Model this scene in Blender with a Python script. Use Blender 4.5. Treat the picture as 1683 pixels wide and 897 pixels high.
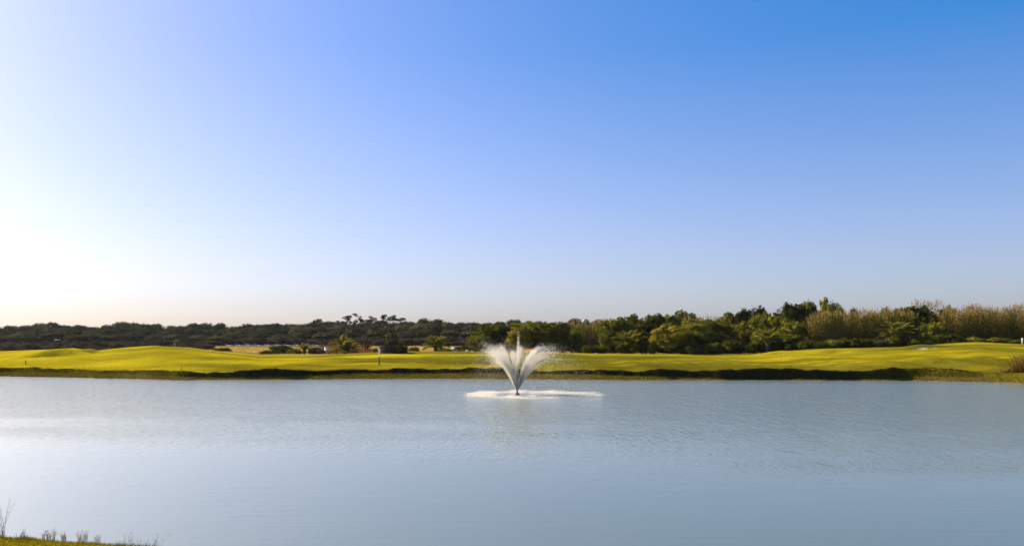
import bpy, math, random
import numpy as np
from mathutils import Vector, Matrix
for o in list(bpy.data.objects): bpy.data.objects.remove(o)
scene = bpy.context.scene
R = math.radians

# ------------------------------------------------------------------ camera
W, H, F, YH, HC = 1683.0, 897.0, 1321.0, 563.0, 3.5     # photo size, focal length in px, horizon row, eye height over the water
cam = bpy.data.cameras.new('camera'); camo = bpy.data.objects.new('camera', cam)
scene.collection.objects.link(camo); scene.camera = camo
cam.sensor_fit = 'HORIZONTAL'; cam.sensor_width = 36.0; cam.lens = 36.0 * F / W
cam.shift_y = (YH - H / 2) / W
cam.clip_start = 0.1; cam.clip_end = 20000
camo.location = (0, 0, HC); camo.rotation_euler = (R(90), 0, 0)

# ------------------------------------------------------------------ sky, sun, exposure
SUN_AZ, SUN_EL = -62.0, 34.0          # azimuth from the view direction (+Y), negative = left
world = bpy.data.worlds.new('World'); scene.world = world; world.use_nodes = True
nt = world.node_tree; nt.nodes.clear()
sky = nt.nodes.new('ShaderNodeTexSky'); sky.sky_type = 'NISHITA'; sky.sun_disc = False
sky.sun_elevation = R(SUN_EL); sky.sun_rotation = R(SUN_AZ)
sky.air_density = 1.0; sky.dust_density = 2.0; sky.ozone_density = 5.0; sky.altitude = 0
hs = nt.nodes.new('ShaderNodeHueSaturation'); hs.inputs['Hue'].default_value = 0.5115          # camera colour response
stc = nt.nodes.new('ShaderNodeTexCoord'); ssx = nt.nodes.new('ShaderNodeSeparateXYZ'); smr = nt.nodes.new('ShaderNodeMapRange')
nt.links.new(stc.outputs['Generated'], ssx.inputs[0]); nt.links.new(ssx.outputs['Z'], smr.inputs['Value'])
smr.inputs['From Min'].default_value = 0.0; smr.inputs['From Max'].default_value = 0.34; smr.inputs['To Min'].default_value = 1.10; smr.inputs['To Max'].default_value = 1.42   # air pales towards the horizon
nt.links.new(smr.outputs[0], hs.inputs['Saturation'])
bg = nt.nodes.new('ShaderNodeBackground'); bg.inputs['Strength'].default_value = 0.106
wo = nt.nodes.new('ShaderNodeOutputWorld')
wb = nt.nodes.new('ShaderNodeVectorMath'); wb.operation = 'MULTIPLY'; wb.inputs[1].default_value = (1.01, 0.95, 1.07)     # camera white balance
nt.links.new(sky.outputs[0], hs.inputs['Color']); gm = nt.nodes.new('ShaderNodeGamma'); gm.inputs['Gamma'].default_value = 0.71          # soft highlight response
nt.links.new(hs.outputs[0], gm.inputs['Color']); nt.links.new(gm.outputs[0], wb.inputs[0]); nt.links.new(wb.outputs[0], bg.inputs['Color']); nt.links.new(bg.outputs[0], wo.inputs[0])
sl = bpy.data.lights.new('sun', 'SUN'); sl.energy = 5.0; sl.angle = R(0.5); sl.color = (1.0, 0.87, 0.68)
so = bpy.data.objects.new('sun', sl); scene.collection.objects.link(so)
sdir = Vector((math.sin(R(SUN_AZ)) * math.cos(R(SUN_EL)), math.cos(R(SUN_AZ)) * math.cos(R(SUN_EL)), math.sin(R(SUN_EL))))
so.rotation_euler = sdir.to_track_quat('Z', 'Y').to_euler(); so.location = (-40, 30, 60)
vs = scene.view_settings; vs.view_transform = 'Standard'; vs.look = 'None'; vs.exposure = 1.35; vs.gamma = 1.0; vs.use_curve_mapping = False
scene.render.engine = 'CYCLES'
scene.cycles.max_bounces = 6; scene.cycles.diffuse_bounces = 3; scene.cycles.transparent_max_bounces = 8; scene.cycles.volume_bounces = 0

# ------------------------------------------------------------------ helpers
col = scene.collection
rng = np.random.default_rng(7); random.seed(7)

def tag(o, label=None, cat=None, group=None, kind=None):
    if label: o['label'] = label
    if cat: o['category'] = cat
    if group: o['group'] = group
    if kind: o['kind'] = kind
    return o

def empty(name, loc, rz=0, s=1.0):
    o = bpy.data.objects.new(name, None); col.objects.link(o)
    o.location = loc; o.rotation_euler = (0, 0, rz)
    o.scale = (s, s, s) if not hasattr(s, '__len__') else s
    o.empty_display_size = 0.2
    return o

def link(name, me, parent=None, loc=(0, 0, 0), rot=(0, 0, 0), s=(1, 1, 1)):
    o = bpy.data.objects.new(name, me); col.objects.link(o)
    o.location = loc; o.rotation_euler = rot; o.scale = s
    if parent: o.parent = parent
    return o

def mesh_np(name, v, f, mat, cols=None, smooth=False):
    """v (n,3); f (m,3) or (m,4) arrays or a list of such arrays; cols (n,3) surface colour -> attribute 'tint'"""
    fs = f if isinstance(f, list) else [f]
    fs = [np.asarray(a, dtype=np.int64) for a in fs if len(a)]
    v = np.asarray(v, dtype=np.float32)
    me = bpy.data.meshes.new(name)
    me.vertices.add(len(v)); me.vertices.foreach_set('co', v.ravel())
    li = np.concatenate([a.ravel() for a in fs]); tot = np.concatenate([np.full(len(a), a.shape[1]) for a in fs])
    me.loops.add(len(li)); me.loops.foreach_set('vertex_index', li.astype(np.int32))
    me.polygons.add(len(tot)); st = np.concatenate([[0], np.cumsum(tot)[:-1]])
    me.polygons.foreach_set('loop_start', st.astype(np.int32)); me.polygons.foreach_set('loop_total', tot.astype(np.int32))
    if smooth: me.polygons.foreach_set('use_smooth', np.ones(len(tot), dtype=bool))
    if cols is not None:
        a = me.attributes.new('tint', 'FLOAT_COLOR', 'POINT')
        c = np.ones((len(v), 4), dtype=np.float32); c[:, :3] = cols
        a.data.foreach_set('color', c.ravel())
    me.update(calc_edges=True)
    me.materials.append(mat)
    return me

class MB:
    """collects small solids into one mesh"""
    def __init__(s): s.v = []; s.t = []; s.q = []; s.n = 0; s.c = []
    def add(s, v, t=None, q=None, c=None):
        v = np.asarray(v, float)
        if t is not None and len(t): s.t.append(np.asarray(t) + s.n)
        if q is not None and len(q): s.q.append(np.asarray(q) + s.n)
        s.v.append(v); s.n += len(v)
        s.c.append(np.tile(np.asarray(c if c is not None else (1, 1, 1), float), (len(v), 1)) if c is None or np.ndim(c) == 1 else np.asarray(c))
    def mesh(s, name, mat, smooth=False, tint=False):
        fs = []
        if s.t: fs.append(np.concatenate(s.t))
        if s.q: fs.append(np.concatenate(s.q))
        return mesh_np(name, np.concatenate(s.v), fs, mat, np.concatenate(s.c) if tint else None, smooth)
    def tube(s, pts, rad, n=6, c=None):
        pts = [Vector(p) for p in pts]; v = []; q = []
        for i, p in enumerate(pts):
            d = (pts[min(i + 1, len(pts) - 1)] - pts[max(i - 1, 0)]).normalized()
            a = d.orthogonal().normalized(); b = d.cross(a)
            r = rad[i] if hasattr(rad, '__len__') else rad
            for k in range(n):
                an = 2 * math.pi * k / n
                v.append(p + (a * math.cos(an) + b * math.sin(an)) * r)
        for i in range(len(pts) - 1):
            for k in range(n):
                q.append((i * n + k, i * n + (k + 1) % n, (i + 1) * n + (k + 1) % n, (i + 1) * n + k))
        m = len(v); v.append(pts[0]); v.append(pts[-1]); t = []
        for k in range(n):
            t.append((m, (k + 1) % n, k)); t.append((m + 1, (len(pts) - 1) * n + k, (len(pts) - 1) * n + (k + 1) % n))
        s.add([tuple(x) for x in v], t, q, c)
    def box(s, a, b, c=None):
        x0, y0, z0 = a; x1, y1, z1 = b
        v = [(x0, y0, z0), (x1, y0, z0), (x1, y1, z0), (x0, y1, z0), (x0, y0, z1), (x1, y0, z1), (x1, y1, z1), (x0, y1, z1)]
        s.add(v, None, [(3, 2, 1, 0), (4, 5, 6, 7), (0, 1, 5, 4), (1, 2, 6, 5), (2, 3, 7, 6), (3, 0, 4, 7)], c)
    def lathe(s, prof, n=16, c=None, centre=(0, 0, 0), wob=0.0):
        v = []; q = []
        for (r, z) in prof:
            for k in range(n):
                an = 2 * math.pi * k / n; rr = r * (1 + wob * math.sin(3 * an + z))
                v.append((centre[0] + rr * math.cos(an), centre[1] + rr * math.sin(an), centre[2] + z))
        for i in range(len(prof) - 1):
            for k in range(n): q.append((i * n + k, i * n + (k + 1) % n, (i + 1) * n + (k + 1) % n, (i + 1) * n + k))
        s.add(v, None, q, c)

def smooth01(t): t = np.clip(t, 0, 1); return t * t * (3 - 2 * t)

def noise1(x, seed, scale):
    """cheap smooth 1-D value noise, about -1..1"""
    r = np.random.default_rng(seed).uniform(-1, 1, 4096)
    u = np.asarray(x) / scale + 1000.37; i = np.floor(u).astype(int); t = u - i; t = t * t * (3 - 2 * t)
    return r[i % 4096] * (1 - t) + r[(i + 1) % 4096] * t

def noise2(x, y, seed, scale):
    r = np.random.default_rng(seed).uniform(-1, 1, (256, 256))
    u = np.asarray(x) / scale + 500.3; w = np.asarray(y) / scale + 500.7
    i = np.floor(u).astype(int); j = np.floor(w).astype(int); a = u - i; b = w - j
    a = a * a * (3 - 2 * a); b = b * b * (3 - 2 * b)
    g = lambda p, q: r[p % 256, q % 256]
    return (g(i, j) * (1 - a) + g(i + 1, j) * a) * (1 - b) + (g(i, j + 1) * (1 - a) + g(i + 1, j + 1) * a) * b

def PX(px, D): return (px - W / 2) / F * D
def PZ(py, D): return HC + (YH - py) / F * D

# ------------------------------------------------------------------ materials
def newmat(name):
    m = bpy.data.materials.new(name); m.use_nodes = True; t = m.node_tree; t.nodes.clear()
    out = t.nodes.new('ShaderNodeOutputMaterial')
    return m, t, out
def N(t, kind, **kw):
    n = t.nodes.new(kind)
    for k, v in kw.items():
        if hasattr(n, k) and not k.startswith('in_'): setattr(n, k, v)
        else: n.inputs[k[3:].replace('_', ' ')].default_value = v
    return n
def ramp(t, stops):
    n = t.nodes.new('ShaderNodeValToRGB'); e = n.color_ramp.elements
    while len(e) < len(stops): e.new(0.5)
    for i, (p, c) in enumerate(stops): e[i].position = p; e[i].color = (*c, 1)
    return n
def texco(t, out='Object'):
    n = t.nodes.new('ShaderNodeTexCoord'); return n.outputs[out]
def geopos(t): return t.nodes.new('ShaderNodeNewGeometry').outputs['Position']

def foliage_mat(name, c0, c1, c2, trans=0.3, tcol=(0.35, 0.36, 0.04), scale=0.9):
    m, t, out = newmat(name)
    nz = N(t, 'ShaderNodeTexNoise', in_Scale=scale, in_Detail=3.0)
    t.links.new(texco(t), nz.inputs['Vector'])
    oi = t.nodes.new('ShaderNodeObjectInfo')
    ad = N(t, 'ShaderNodeMath', operation='MULTIPLY_ADD'); t.links.new(oi.outputs['Random'], ad.inputs[0]); ad.inputs[1].default_value = 0.35
    t.links.new(nz.outputs['Fac'], ad.inputs[2])
    rp = ramp(t, [(0.35, c0), (0.62, c1), (0.95, c2)]); t.links.new(ad.outputs[0], rp.inputs[0])
    d = N(t, 'ShaderNodeBsdfDiffuse'); tr = N(t, 'ShaderNodeBsdfTranslucent')
    t.links.new(rp.outputs[0], d.inputs['Color'])
    mx = N(t, 'ShaderNodeMix', data_type='RGBA'); mx.inputs[0].default_value = 0.5
    t.links.new(rp.outputs[0], mx.inputs[6]); mx.inputs[7].default_value = (*tcol, 1); t.links.new(mx.outputs[2], tr.inputs['Color'])
    ms = t.nodes.new('ShaderNodeMixShader'); ms.inputs[0].default_value = trans
    t.links.new(d.outputs[0], ms.inputs[1]); t.links.new(tr.outputs[0], ms.inputs[2])
    t.links.new(ms.outputs[0], out.inputs[0]); return m

def tint_mat(name, trans=0.25, rough=0.9, vary=0.25):
    """colour from the 'tint' attribute, broken up a little by noise"""
    m, t, out = newmat(name)
    at = N(t, 'ShaderNodeAttribute', attribute_name='tint')
    nz = N(t, 'ShaderNodeTexNoise', in_Scale=2.3, in_Detail=4.0); t.links.new(geopos(t), nz.inputs['Vector'])
    mr = N(t, 'ShaderNodeMapRange'); mr.inputs['To Min'].default_value = 1 - vary; mr.inputs['To Max'].default_value = 1 + vary
    t.links.new(nz.outputs['Fac'], mr.inputs['Value'])
    mu = N(t, 'ShaderNodeVectorMath', operation='SCALE'); t.links.new(at.outputs['Color'], mu.inputs[0]); t.links.new(mr.outputs[0], mu.inputs['Scale'])
    d = N(t, 'ShaderNodeBsdfDiffuse'); tr = N(t, 'ShaderNodeBsdfTranslucent')
    t.links.new(mu.outputs[0], d.inputs['Color']); t.links.new(mu.outputs[0], tr.inputs['Color'])
    ms = t.nodes.new('ShaderNodeMixShader'); ms.inputs[0].default_value = trans
    t.links.new(d.outputs[0], ms.inputs[1]); t.links.new(tr.outputs[0], ms.inputs[2]); t.links.new(ms.outputs[0], out.inputs[0])
    return m

def solid_mat(name, c0, c1, scale=6.0, rough=0.8, bump=0.15):
    m, t, out = newmat(name)
    nz = N(t, 'ShaderNodeTexNoise', in_Scale=scale, in_Detail=6.0); t.links.new(texco(t), nz.inputs['Vector'])
    rp = ramp(t, [(0.3, c0), (0.7, c1)]); t.links.new(nz.outputs['Fac'], rp.inputs[0])
    p = t.nodes.new('ShaderNodeBsdfPrincipled'); p.inputs['Roughness'].default_value = rough
    b = N(t, 'ShaderNodeBump', in_Strength=bump, in_Distance=0.02); t.links.new(nz.outputs['Fac'], b.inputs['Height'])
    t.links.new(rp.outputs[0], p.inputs['Base Color']); t.links.new(b.outputs[0], p.inputs['Normal']); t.links.new(p.outputs[0], out.inputs[0])
    return m

M = {}
M['pine'] = foliage_mat('pine_needles', (0.015, 0.017, 0.009), (0.040, 0.042, 0.018), (0.115, 0.105, 0.038), 0.12, (0.09, 0.08, 0.03))
M['euc'] = foliage_mat('eucalyptus_leaves', (0.020, 0.022, 0.015), (0.036, 0.036, 0.020), (0.06, 0.052, 0.026), 0.15, (0.12, 0.10, 0.04))
M['dark'] = foliage_mat('dark_evergreen_leaves', (0.010, 0.015, 0.003), (0.036, 0.043, 0.005), (0.095, 0.096, 0.010), 0.16, (0.18, 0.14, 0.008))
M['mid'] = foliage_mat('olive_green_leaves', (0.022, 0.029, 0.004), (0.074, 0.082, 0.008), (0.155, 0.145, 0.013), 0.2, (0.26, 0.21, 0.01))
M['yellow'] = foliage_mat('yellow_green_leaves', (0.036, 0.038, 0.005), (0.125, 0.112, 0.010), (0.21, 0.17, 0.016), 0.2, (0.34, 0.24, 0.012))
M['scrub'] = foliage_mat('grey_scrub_leaves', (0.028, 0.026, 0.018), (0.050, 0.045, 0.028), (0.08, 0.063, 0.036), 0.15, (0.14, 0.11, 0.05))
M['palm'] = foliage_mat('palm_fronds', (0.04, 0.052, 0.010), (0.08, 0.092, 0.016), (0.14, 0.135, 0.025), 0.3, (0.28, 0.24, 0.02))
M['bark'] = solid_mat('bark', (0.035, 0.026, 0.018), (0.09, 0.065, 0.045), 5, 0.95, 0.5)
M['tint'] = tint_mat('dry_and_green_stems')
M['wood'] = solid_mat('weathered_wood', (0.05, 0.045, 0.025), (0.11, 0.09, 0.05), 9, 0.9, 0.3)
M['stone'] = solid_mat('dark_field_stone', (0.016, 0.014, 0.011), (0.055, 0.048, 0.036), 3, 0.95, 0.4)
M['palestone'] = solid_mat('pale_limestone_and_sunlit_stone', (0.28, 0.24, 0.18), (0.45, 0.40, 0.31), 4, 0.9, 0.3)  # boulders, sand mound, and planter stones coloured as if sunlit
M['white'] = solid_mat('white_paint', (0.62, 0.62, 0.60), (0.78, 0.78, 0.75), 3, 0.6, 0.05)
M['black'] = solid_mat('black_plastic', (0.02, 0.02, 0.02), (0.04, 0.04, 0.04), 8, 0.5, 0.05)
M['blue'] = solid_mat('pale_blue_roof', (0.08, 0.12, 0.16), (0.13, 0.18, 0.22), 2, 0.5, 0.05)

# foam and droplets: white, lit through
m, t, out = newmat('white_water')
d = N(t, 'ShaderNodeBsdfDiffuse', in_Color=(0.95, 0.92, 0.87, 1)); tr = N(t, 'ShaderNodeBsdfTranslucent', in_Color=(0.97, 0.94, 0.89, 1))
ms = t.nodes.new('ShaderNodeMixShader'); ms.inputs[0].default_value = 0.5
t.links.new(d.outputs[0], ms.inputs[1]); t.links.new(tr.outputs[0], ms.inputs[2]); t.links.new(ms.outputs[0], out.inputs[0])
M['foam'] = m

# ground: mown turf, rough bank, soil, sand, dry field, chosen by painted cover and painted sunlit tones ('tint' attribute) + noise
m, t, out = newmat('turf_and_soil')
at = N(t, 'ShaderNodeAttribute', attribute_name='tint')
gp = geopos(t)
def nz(scale, det=4.0, stretch=None):
    n = N(t, 'ShaderNodeTexNoise', in_Scale=scale, in_Detail=det)
    if stretch:
        mp = N(t, 'ShaderNodeMapping'); mp.inputs['Scale'].default_value = stretch
        t.links.new(gp, mp.inputs['Vector']); t.links.new(mp.outputs[0], n.inputs['Vector'])
    else: t.links.new(gp, n.inputs['Vector'])
    return n
n1 = nz(0.09, 5.0); n2 = nz(1.7, 5.0); n3 = nz(14.0, 3.0)
a1 = N(t, 'ShaderNodeMapRange'); a1.inputs['From Min'].default_value = 0.3; a1.inputs['From Max'].default_value = 0.7; a1.inputs['To Min'].default_value = 0.68; a1.inputs['To Max'].default_value = 1.2
t.links.new(n1.outputs['Fac'], a1.inputs['Value'])
a2 = N(t, 'ShaderNodeMapRange'); a2.inputs['From Min'].default_value = 0.25; a2.inputs['From Max'].default_value = 0.75; a2.inputs['To Min'].default_value = 0.8; a2.inputs['To Max'].default_value = 1.2
t.links.new(n2.outputs['Fac'], a2.inputs['Value'])
mm = N(t, 'ShaderNodeMath', operation='MULTIPLY'); t.links.new(a1.outputs[0], mm.inputs[0]); t.links.new(a2.outputs[0], mm.inputs[1])
sc = N(t, 'ShaderNodeVectorMath', operation='SCALE'); t.links.new(at.outputs['Color'], sc.inputs[0]); t.links.new(mm.outputs[0], sc.inputs['Scale'])
p = t.nodes.new('ShaderNodeBsdfPrincipled'); p.inputs['Roughness'].default_value = 0.95; p.inputs['Specular IOR Level'].default_value = 0.0
b1 = N(t, 'ShaderNodeBump', in_Strength=0.5, in_Distance=0.06); t.links.new(n3.outputs['Fac'], b1.inputs['Height'])
b2 = N(t, 'ShaderNodeBump', in_Strength=0.45, in_Distance=0.35); t.links.new(n2.outputs['Fac'], b2.inputs['Height']); t.links.new(b1.outputs[0], b2.inputs['Normal'])
t.links.new(sc.outputs[0], p.inputs['Base Color']); t.links.new(b2.outputs[0], p.inputs['Normal'])
t.links.new(p.outputs[0], out.inputs[0]); M['ground'] = m

# water: silty lake with wind ripples, ruffled farther out and calmer under the near bank
m, t, out = newmat('lake_water')
gp = geopos(t)
sx = N(t, 'ShaderNodeSeparateXYZ'); t.links.new(gp, sx.inputs[0])
wn = nz(0.07, 5.0, (0.5, 1.8, 1))
s1 = N(t, 'ShaderNodeMath', operation='MULTIPLY_ADD'); t.links.new(wn.outputs['Fac'], s1.inputs[0]); s1.inputs[1].default_value = 34.0; t.links.new(sx.outputs['Y'], s1.inputs[2])
s2 = N(t, 'ShaderNodeMath', operation='MULTIPLY_ADD'); t.links.new(sx.outputs['X'], s2.inputs[0]); s2.inputs[1].default_value = 0.22; t.links.new(s1.outputs[0], s2.inputs[2])
ruf = N(t, 'ShaderNodeMapRange', interpolation_type='SMOOTHSTEP'); ruf.inputs['From Min'].default_value = 33; ruf.inputs['From Max'].default_value = 68
t.links.new(s2.outputs[0], ruf.inputs['Value'])
r1 = nz(7.0, 4.0, (0.9, 0.25, 1)); r2 = nz(1.4, 2.0, (0.8, 0.4, 1)); r3 = nz(4.0, 2.0, (0.10, 1.0, 1))
sa = N(t, 'ShaderNodeMath', operation='MULTIPLY_ADD'); t.links.new(r2.outputs['Fac'], sa.inputs[0]); sa.inputs[1].default_value = 0.9; t.links.new(r1.outputs['Fac'], sa.inputs[2])
st = N(t, 'ShaderNodeMapRange'); st.inputs['To Min'].default_value = 0.022; st.inputs['To Max'].default_value = 0.62; t.links.new(ruf.outputs[0], st.inputs['Value'])
bA = N(t, 'ShaderNodeBump', in_Distance=0.16); t.links.new(st.outputs[0], bA.inputs['Strength']); t.links.new(sa.outputs[0], bA.inputs['Height'])
bB = N(t, 'ShaderNodeBump', in_Strength=0.14, in_Distance=0.03); t.links.new(r3.outputs['Fac'], bB.inputs['Height']); t.links.new(bA.outputs[0], bB.inputs['Normal'])
p = t.nodes.new('ShaderNodeBsdfPrincipled'); p.inputs['Base Color'].default_value = (0.055, 0.077, 0.032, 1)
p.inputs['IOR'].default_value = 1.6
rr = N(t, 'ShaderNodeMapRange'); rr.inputs['To Min'].default_value = 0.09; rr.inputs['To Max'].default_value = 0.09; t.links.new(ruf.outputs[0], rr.inputs['Value'])
t.links.new(rr.outputs[0], p.inputs['Roughness'])
t.links.new(bB.outputs[0], p.inputs['Normal'])
gl = N(t, 'ShaderNodeBsdfGlossy', in_Roughness=0.47, in_Color=(0.88, 0.9, 0.86, 1)); t.links.new(bB.outputs[0], gl.inputs['Normal'])     # glitter of ripples too small to see singly
mxw = t.nodes.new('ShaderNodeMixShader'); mxw.inputs[0].default_value = 0.145
t.links.new(p.outputs[0], mxw.inputs[1]); t.links.new(gl.outputs[0], mxw.inputs[2]); t.links.new(mxw.outputs[0], out.inputs[0]); M['water'] = m

# ------------------------------------------------------------------ terrain
shore_px = np.array([-400, 0, 120, 240, 300, 420, 600, 800, 1000, 1300, 1500, 1600, 1640, 1700, 1900])
shore_py = np.array([617, 618.5, 620.5, 623.5, 624.5, 624, 622.5, 622.5, 624.5, 624.5, 625.5, 627.5, 628.5, 631, 640])
sD = HC * F / (shore_py - YH); sX = PX(shore_px, sD)
_o = np.argsort(sX); sX = sX[_o]; sD = sD[_o]
def far_shore(x):
    x = np.asarray(x, float)
    return np.interp(x, sX, sD) + 0.35 * noise1(x, 3, 3.0) + 0.15 * noise1(x, 4, 0.9)
def near_shore(x):
    x = np.asarray(x, float)
    return np.interp(x, [-60, -12, -8.3, -6.3, -3, 60], [20, 14.45, 13.42, 12.9, 12.1, 9.4]) + 0.08 * noise1(x, 5, 0.7)
crest_px = np.array([-600, 0, 60, 120, 160, 200, 255, 310, 370, 430, 520, 620, 750, 850, 960, 1120, 1240, 1300, 1400, 1480, 1560, 1610, 1683, 2100])
crest_py = np.array([578, 580, 576.5, 573, 578, 574, 567.5, 571, 578, 585, 583, 578.5, 577.5, 578, 582, 582.5, 582, 577, 572, 569.5, 565, 563, 567.5, 572])
YC = 125.0
bunkers = [(1290, 580.5, 3.2, 2.2, 0.55, True), (1532, 570.5, 3.0, 2.2, 0.45, True), (1375, 578.5, 1.8, 1.6, 0.45, False), (75, 584, 4.2, 2.2, 1.05, False), (138, 578, 1.7, 1.5, 0.6, False), (1556, 604, 0.9, 0.8, 0.35, False), (1370, 602, 0.9, 0.8, 0.2, False)]

def shelf(x):
    """1 where the bank has a low shelf at the water's edge, 0 where it drops straight in"""
    px = W / 2 + F * np.asarray(x) / 78.0
    return np.interp(px, [-300, 200, 380, 480, 560, 760, 960, 1080, 1180, 1430, 1500, 1700], [0.8, 0.8, 0.25, 0.4, 0.9, 1.0, 0.9, 0.5, 0.12, 0.12, 0.7, 0.9])

def base_height(x, y):
    """land beyond the far shore, without bunkers"""
    x = np.asarray(x, float); y = np.asarray(y, float)
    ys = far_shore(x); d = y - ys
    px = W / 2 + F * x / np.maximum(y, 20)
    lip = np.interp(px, [0, 300, 500, 700, 1000, 1400, 1683], [0.72, 0.76, 0.86, 0.92, 0.82, 1.02, 0.95])
    lip = lip + 0.15 * noise1(x, 71, 2.6) + 0.08 * noise1(x, 72, 0.8)
    sh = shelf(x)
    w0 = 0.15 + 1.5 * sh                                   # shelf width
    zs = 0.05 + 0.44 * sh
    zb = np.where(d < w0, zs * np.clip(d / w0, -3, 1), zs + (lip - zs) * smooth01((d - w0) / (0.35 + np.interp(px, [180, 420, 1380, 1580], [0.5, 0, 0, 0.5]))))
    zc = HC - (np.interp(px, crest_px, crest_py) - YH) / F * YC
    t = smooth01((y - ys - 4) / np.maximum(YC - ys - 4, 1)) * 0.65 + 0.35 * np.clip((y - ys - 4) / np.maximum(YC - ys - 4, 1), 0, 1)
    z = zb + (zc - lip) * t
    back = smooth01((y - YC) / 45)
    z = z * (1 - back) + (0.9 + 1.6 * smooth01((y - 165) / 75)) * back
    z = z + np.where(d > 2.5, 1, 0) * smooth01((d - 2.5) / 5) * (np.interp(px, [0, 420, 620, 2000], [0.30, 0.30, 0.16, 0.16]) * noise2(x, y, 11, 12.0) + 0.08 * noise2(x, y, 12, 4.5)) * (1 - 0.3 * back)
    return z

bk = []
for (px, py, rx, ry, dep, sand) in bunkers:
    ds = np.linspace(84, 128, 300); xs = PX(px, ds); zz = base_height(xs, ds)
    pyv = YH - (zz - HC) / ds * F
    k = np.argmin(np.abs(pyv - py) + 0.002 * ds); bk.append((xs[k], ds[k], rx, ry, dep, sand))

def land(x, y):
    z = base_height(x, y)
    for (bx, by, rx, ry, dep, sand) in bk:
        u = (x - bx) / rx; v = (y - by) / ry; r2 = u * u + v * v
        z = z - dep * np.exp(-r2 * r2 * 1.3) + 0.7 * dep * np.exp(-(u * u * 1.3 + ((y - by - ry * 1.35) / (0.75 * ry)) ** 2))
    return z

def gz(x, y): return float(land(np.array([x]), np.array([y]))[0])

def near_height(x, d):
    """d = distance inland from the near water's edge"""
    return np.where(d < 0.35, 0.34 * smooth01(d / 0.35), 0.34 + (d - 0.35) * 0.125) + np.where(d > 0.3, 0.03 * noise2(x, d, 15, 0.5), 0)

xc = np.concatenate([-np.geomspace(4500, 72, 40), np.arange(-70, 70.01, 0.4), np.geomspace(72, 4500, 40)])
tn = np.concatenate([-np.geomspace(1500, 14, 22), -np.linspace(12, 2, 21), -np.arange(1.8, -0.01, -0.1)])      # near side, relative to near shore
tf = np.concatenate([np.arange(0, 3.6, 0.12), np.arange(3.7, 60, 0.55), np.arange(60, 110, 2.0), np.geomspace(112, 9000, 50)])
nb = 8
ns_, fs_ = near_shore(xc), far_shore(xc)
rows_y, rows_z, rows_k = [], [], []
for tt in tn:
    rows_y.append(ns_ + tt); rows_z.append(near_height(xc, np.full_like(xc, -tt))); rows_k.append(('n', -tt))
for i in range(1, nb + 1):
    u = i / (nb + 1); rows_y.append(ns_ + (fs_ - ns_) * u); rows_z.append(np.full_like(xc, -1.2 * math.sin(math.pi * u) - 0.25)); rows_k.append(('b', 0))
for tt in tf:
    y = fs_ + tt; rows_y.append(y); rows_z.append(land(xc, y)); rows_k.append(('f', tt))
Y = np.array(rows_y); Z = np.array(rows_z); X = np.tile(xc, (len(rows_y), 1))
ends = smooth01((np.abs(X) - 140) / 25); Z = Z * (1 - ends) + np.maximum(Z, 0.8) * ends
# land cover, with sunlight on turf and bank put into the colour
C = np.zeros(X.shape + (3,))
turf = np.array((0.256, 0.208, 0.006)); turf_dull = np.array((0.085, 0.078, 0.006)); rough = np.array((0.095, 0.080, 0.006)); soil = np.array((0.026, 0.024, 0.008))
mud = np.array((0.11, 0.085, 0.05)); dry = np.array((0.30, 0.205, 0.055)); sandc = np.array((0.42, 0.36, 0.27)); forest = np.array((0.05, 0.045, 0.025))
shl = shelf(xc)
def lerp(a, b, t): return a * (1 - t[..., None]) + b * t[..., None]
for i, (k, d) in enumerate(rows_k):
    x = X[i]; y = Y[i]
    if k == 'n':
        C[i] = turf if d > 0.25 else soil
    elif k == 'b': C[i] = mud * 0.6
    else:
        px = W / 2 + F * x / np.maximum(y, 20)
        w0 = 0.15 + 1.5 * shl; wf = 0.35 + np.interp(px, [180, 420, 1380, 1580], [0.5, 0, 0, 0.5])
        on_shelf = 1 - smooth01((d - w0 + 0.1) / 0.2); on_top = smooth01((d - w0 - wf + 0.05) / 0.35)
        face = lerp(np.tile(soil, (len(x), 1)), np.tile(rough, (len(x), 1)), np.clip(np.interp(px, [180, 420, 1380, 1580], [1, 0, 0, 1]) * (0.7 + 0.5 * noise1(x, 53, 1.8)), 0, 1))  # lighter face colour at both ends stands in for sunlit bank
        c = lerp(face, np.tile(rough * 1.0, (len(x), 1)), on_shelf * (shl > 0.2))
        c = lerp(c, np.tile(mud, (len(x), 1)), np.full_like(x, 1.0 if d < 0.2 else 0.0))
        dull = np.clip(0.52 + 0.6 * noise2(x, y * 3, 21, 22.0) + 0.4 * noise2(x, y * 4, 22, 8.0) + np.interp(px, [0, 400, 800, 1500], [-0.75, -0.35, 0.35, 0.35]), 0, 1)  # left-to-right term paints the backlit turf brighter towards the sun
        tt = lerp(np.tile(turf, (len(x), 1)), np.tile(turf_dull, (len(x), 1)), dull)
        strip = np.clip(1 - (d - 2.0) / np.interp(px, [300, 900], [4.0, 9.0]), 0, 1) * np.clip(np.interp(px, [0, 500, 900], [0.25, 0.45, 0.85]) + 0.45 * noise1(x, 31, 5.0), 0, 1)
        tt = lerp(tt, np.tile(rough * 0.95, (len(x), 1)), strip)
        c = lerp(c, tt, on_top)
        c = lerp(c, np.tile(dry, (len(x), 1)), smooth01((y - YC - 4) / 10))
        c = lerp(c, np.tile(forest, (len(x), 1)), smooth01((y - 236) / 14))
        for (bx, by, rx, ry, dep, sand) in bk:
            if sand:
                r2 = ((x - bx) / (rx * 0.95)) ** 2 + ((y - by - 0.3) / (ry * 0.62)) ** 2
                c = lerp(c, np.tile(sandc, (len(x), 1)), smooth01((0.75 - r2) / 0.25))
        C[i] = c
nr, ncx = X.shape
idx = np.arange(nr * ncx).reshape(nr, ncx)
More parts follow.
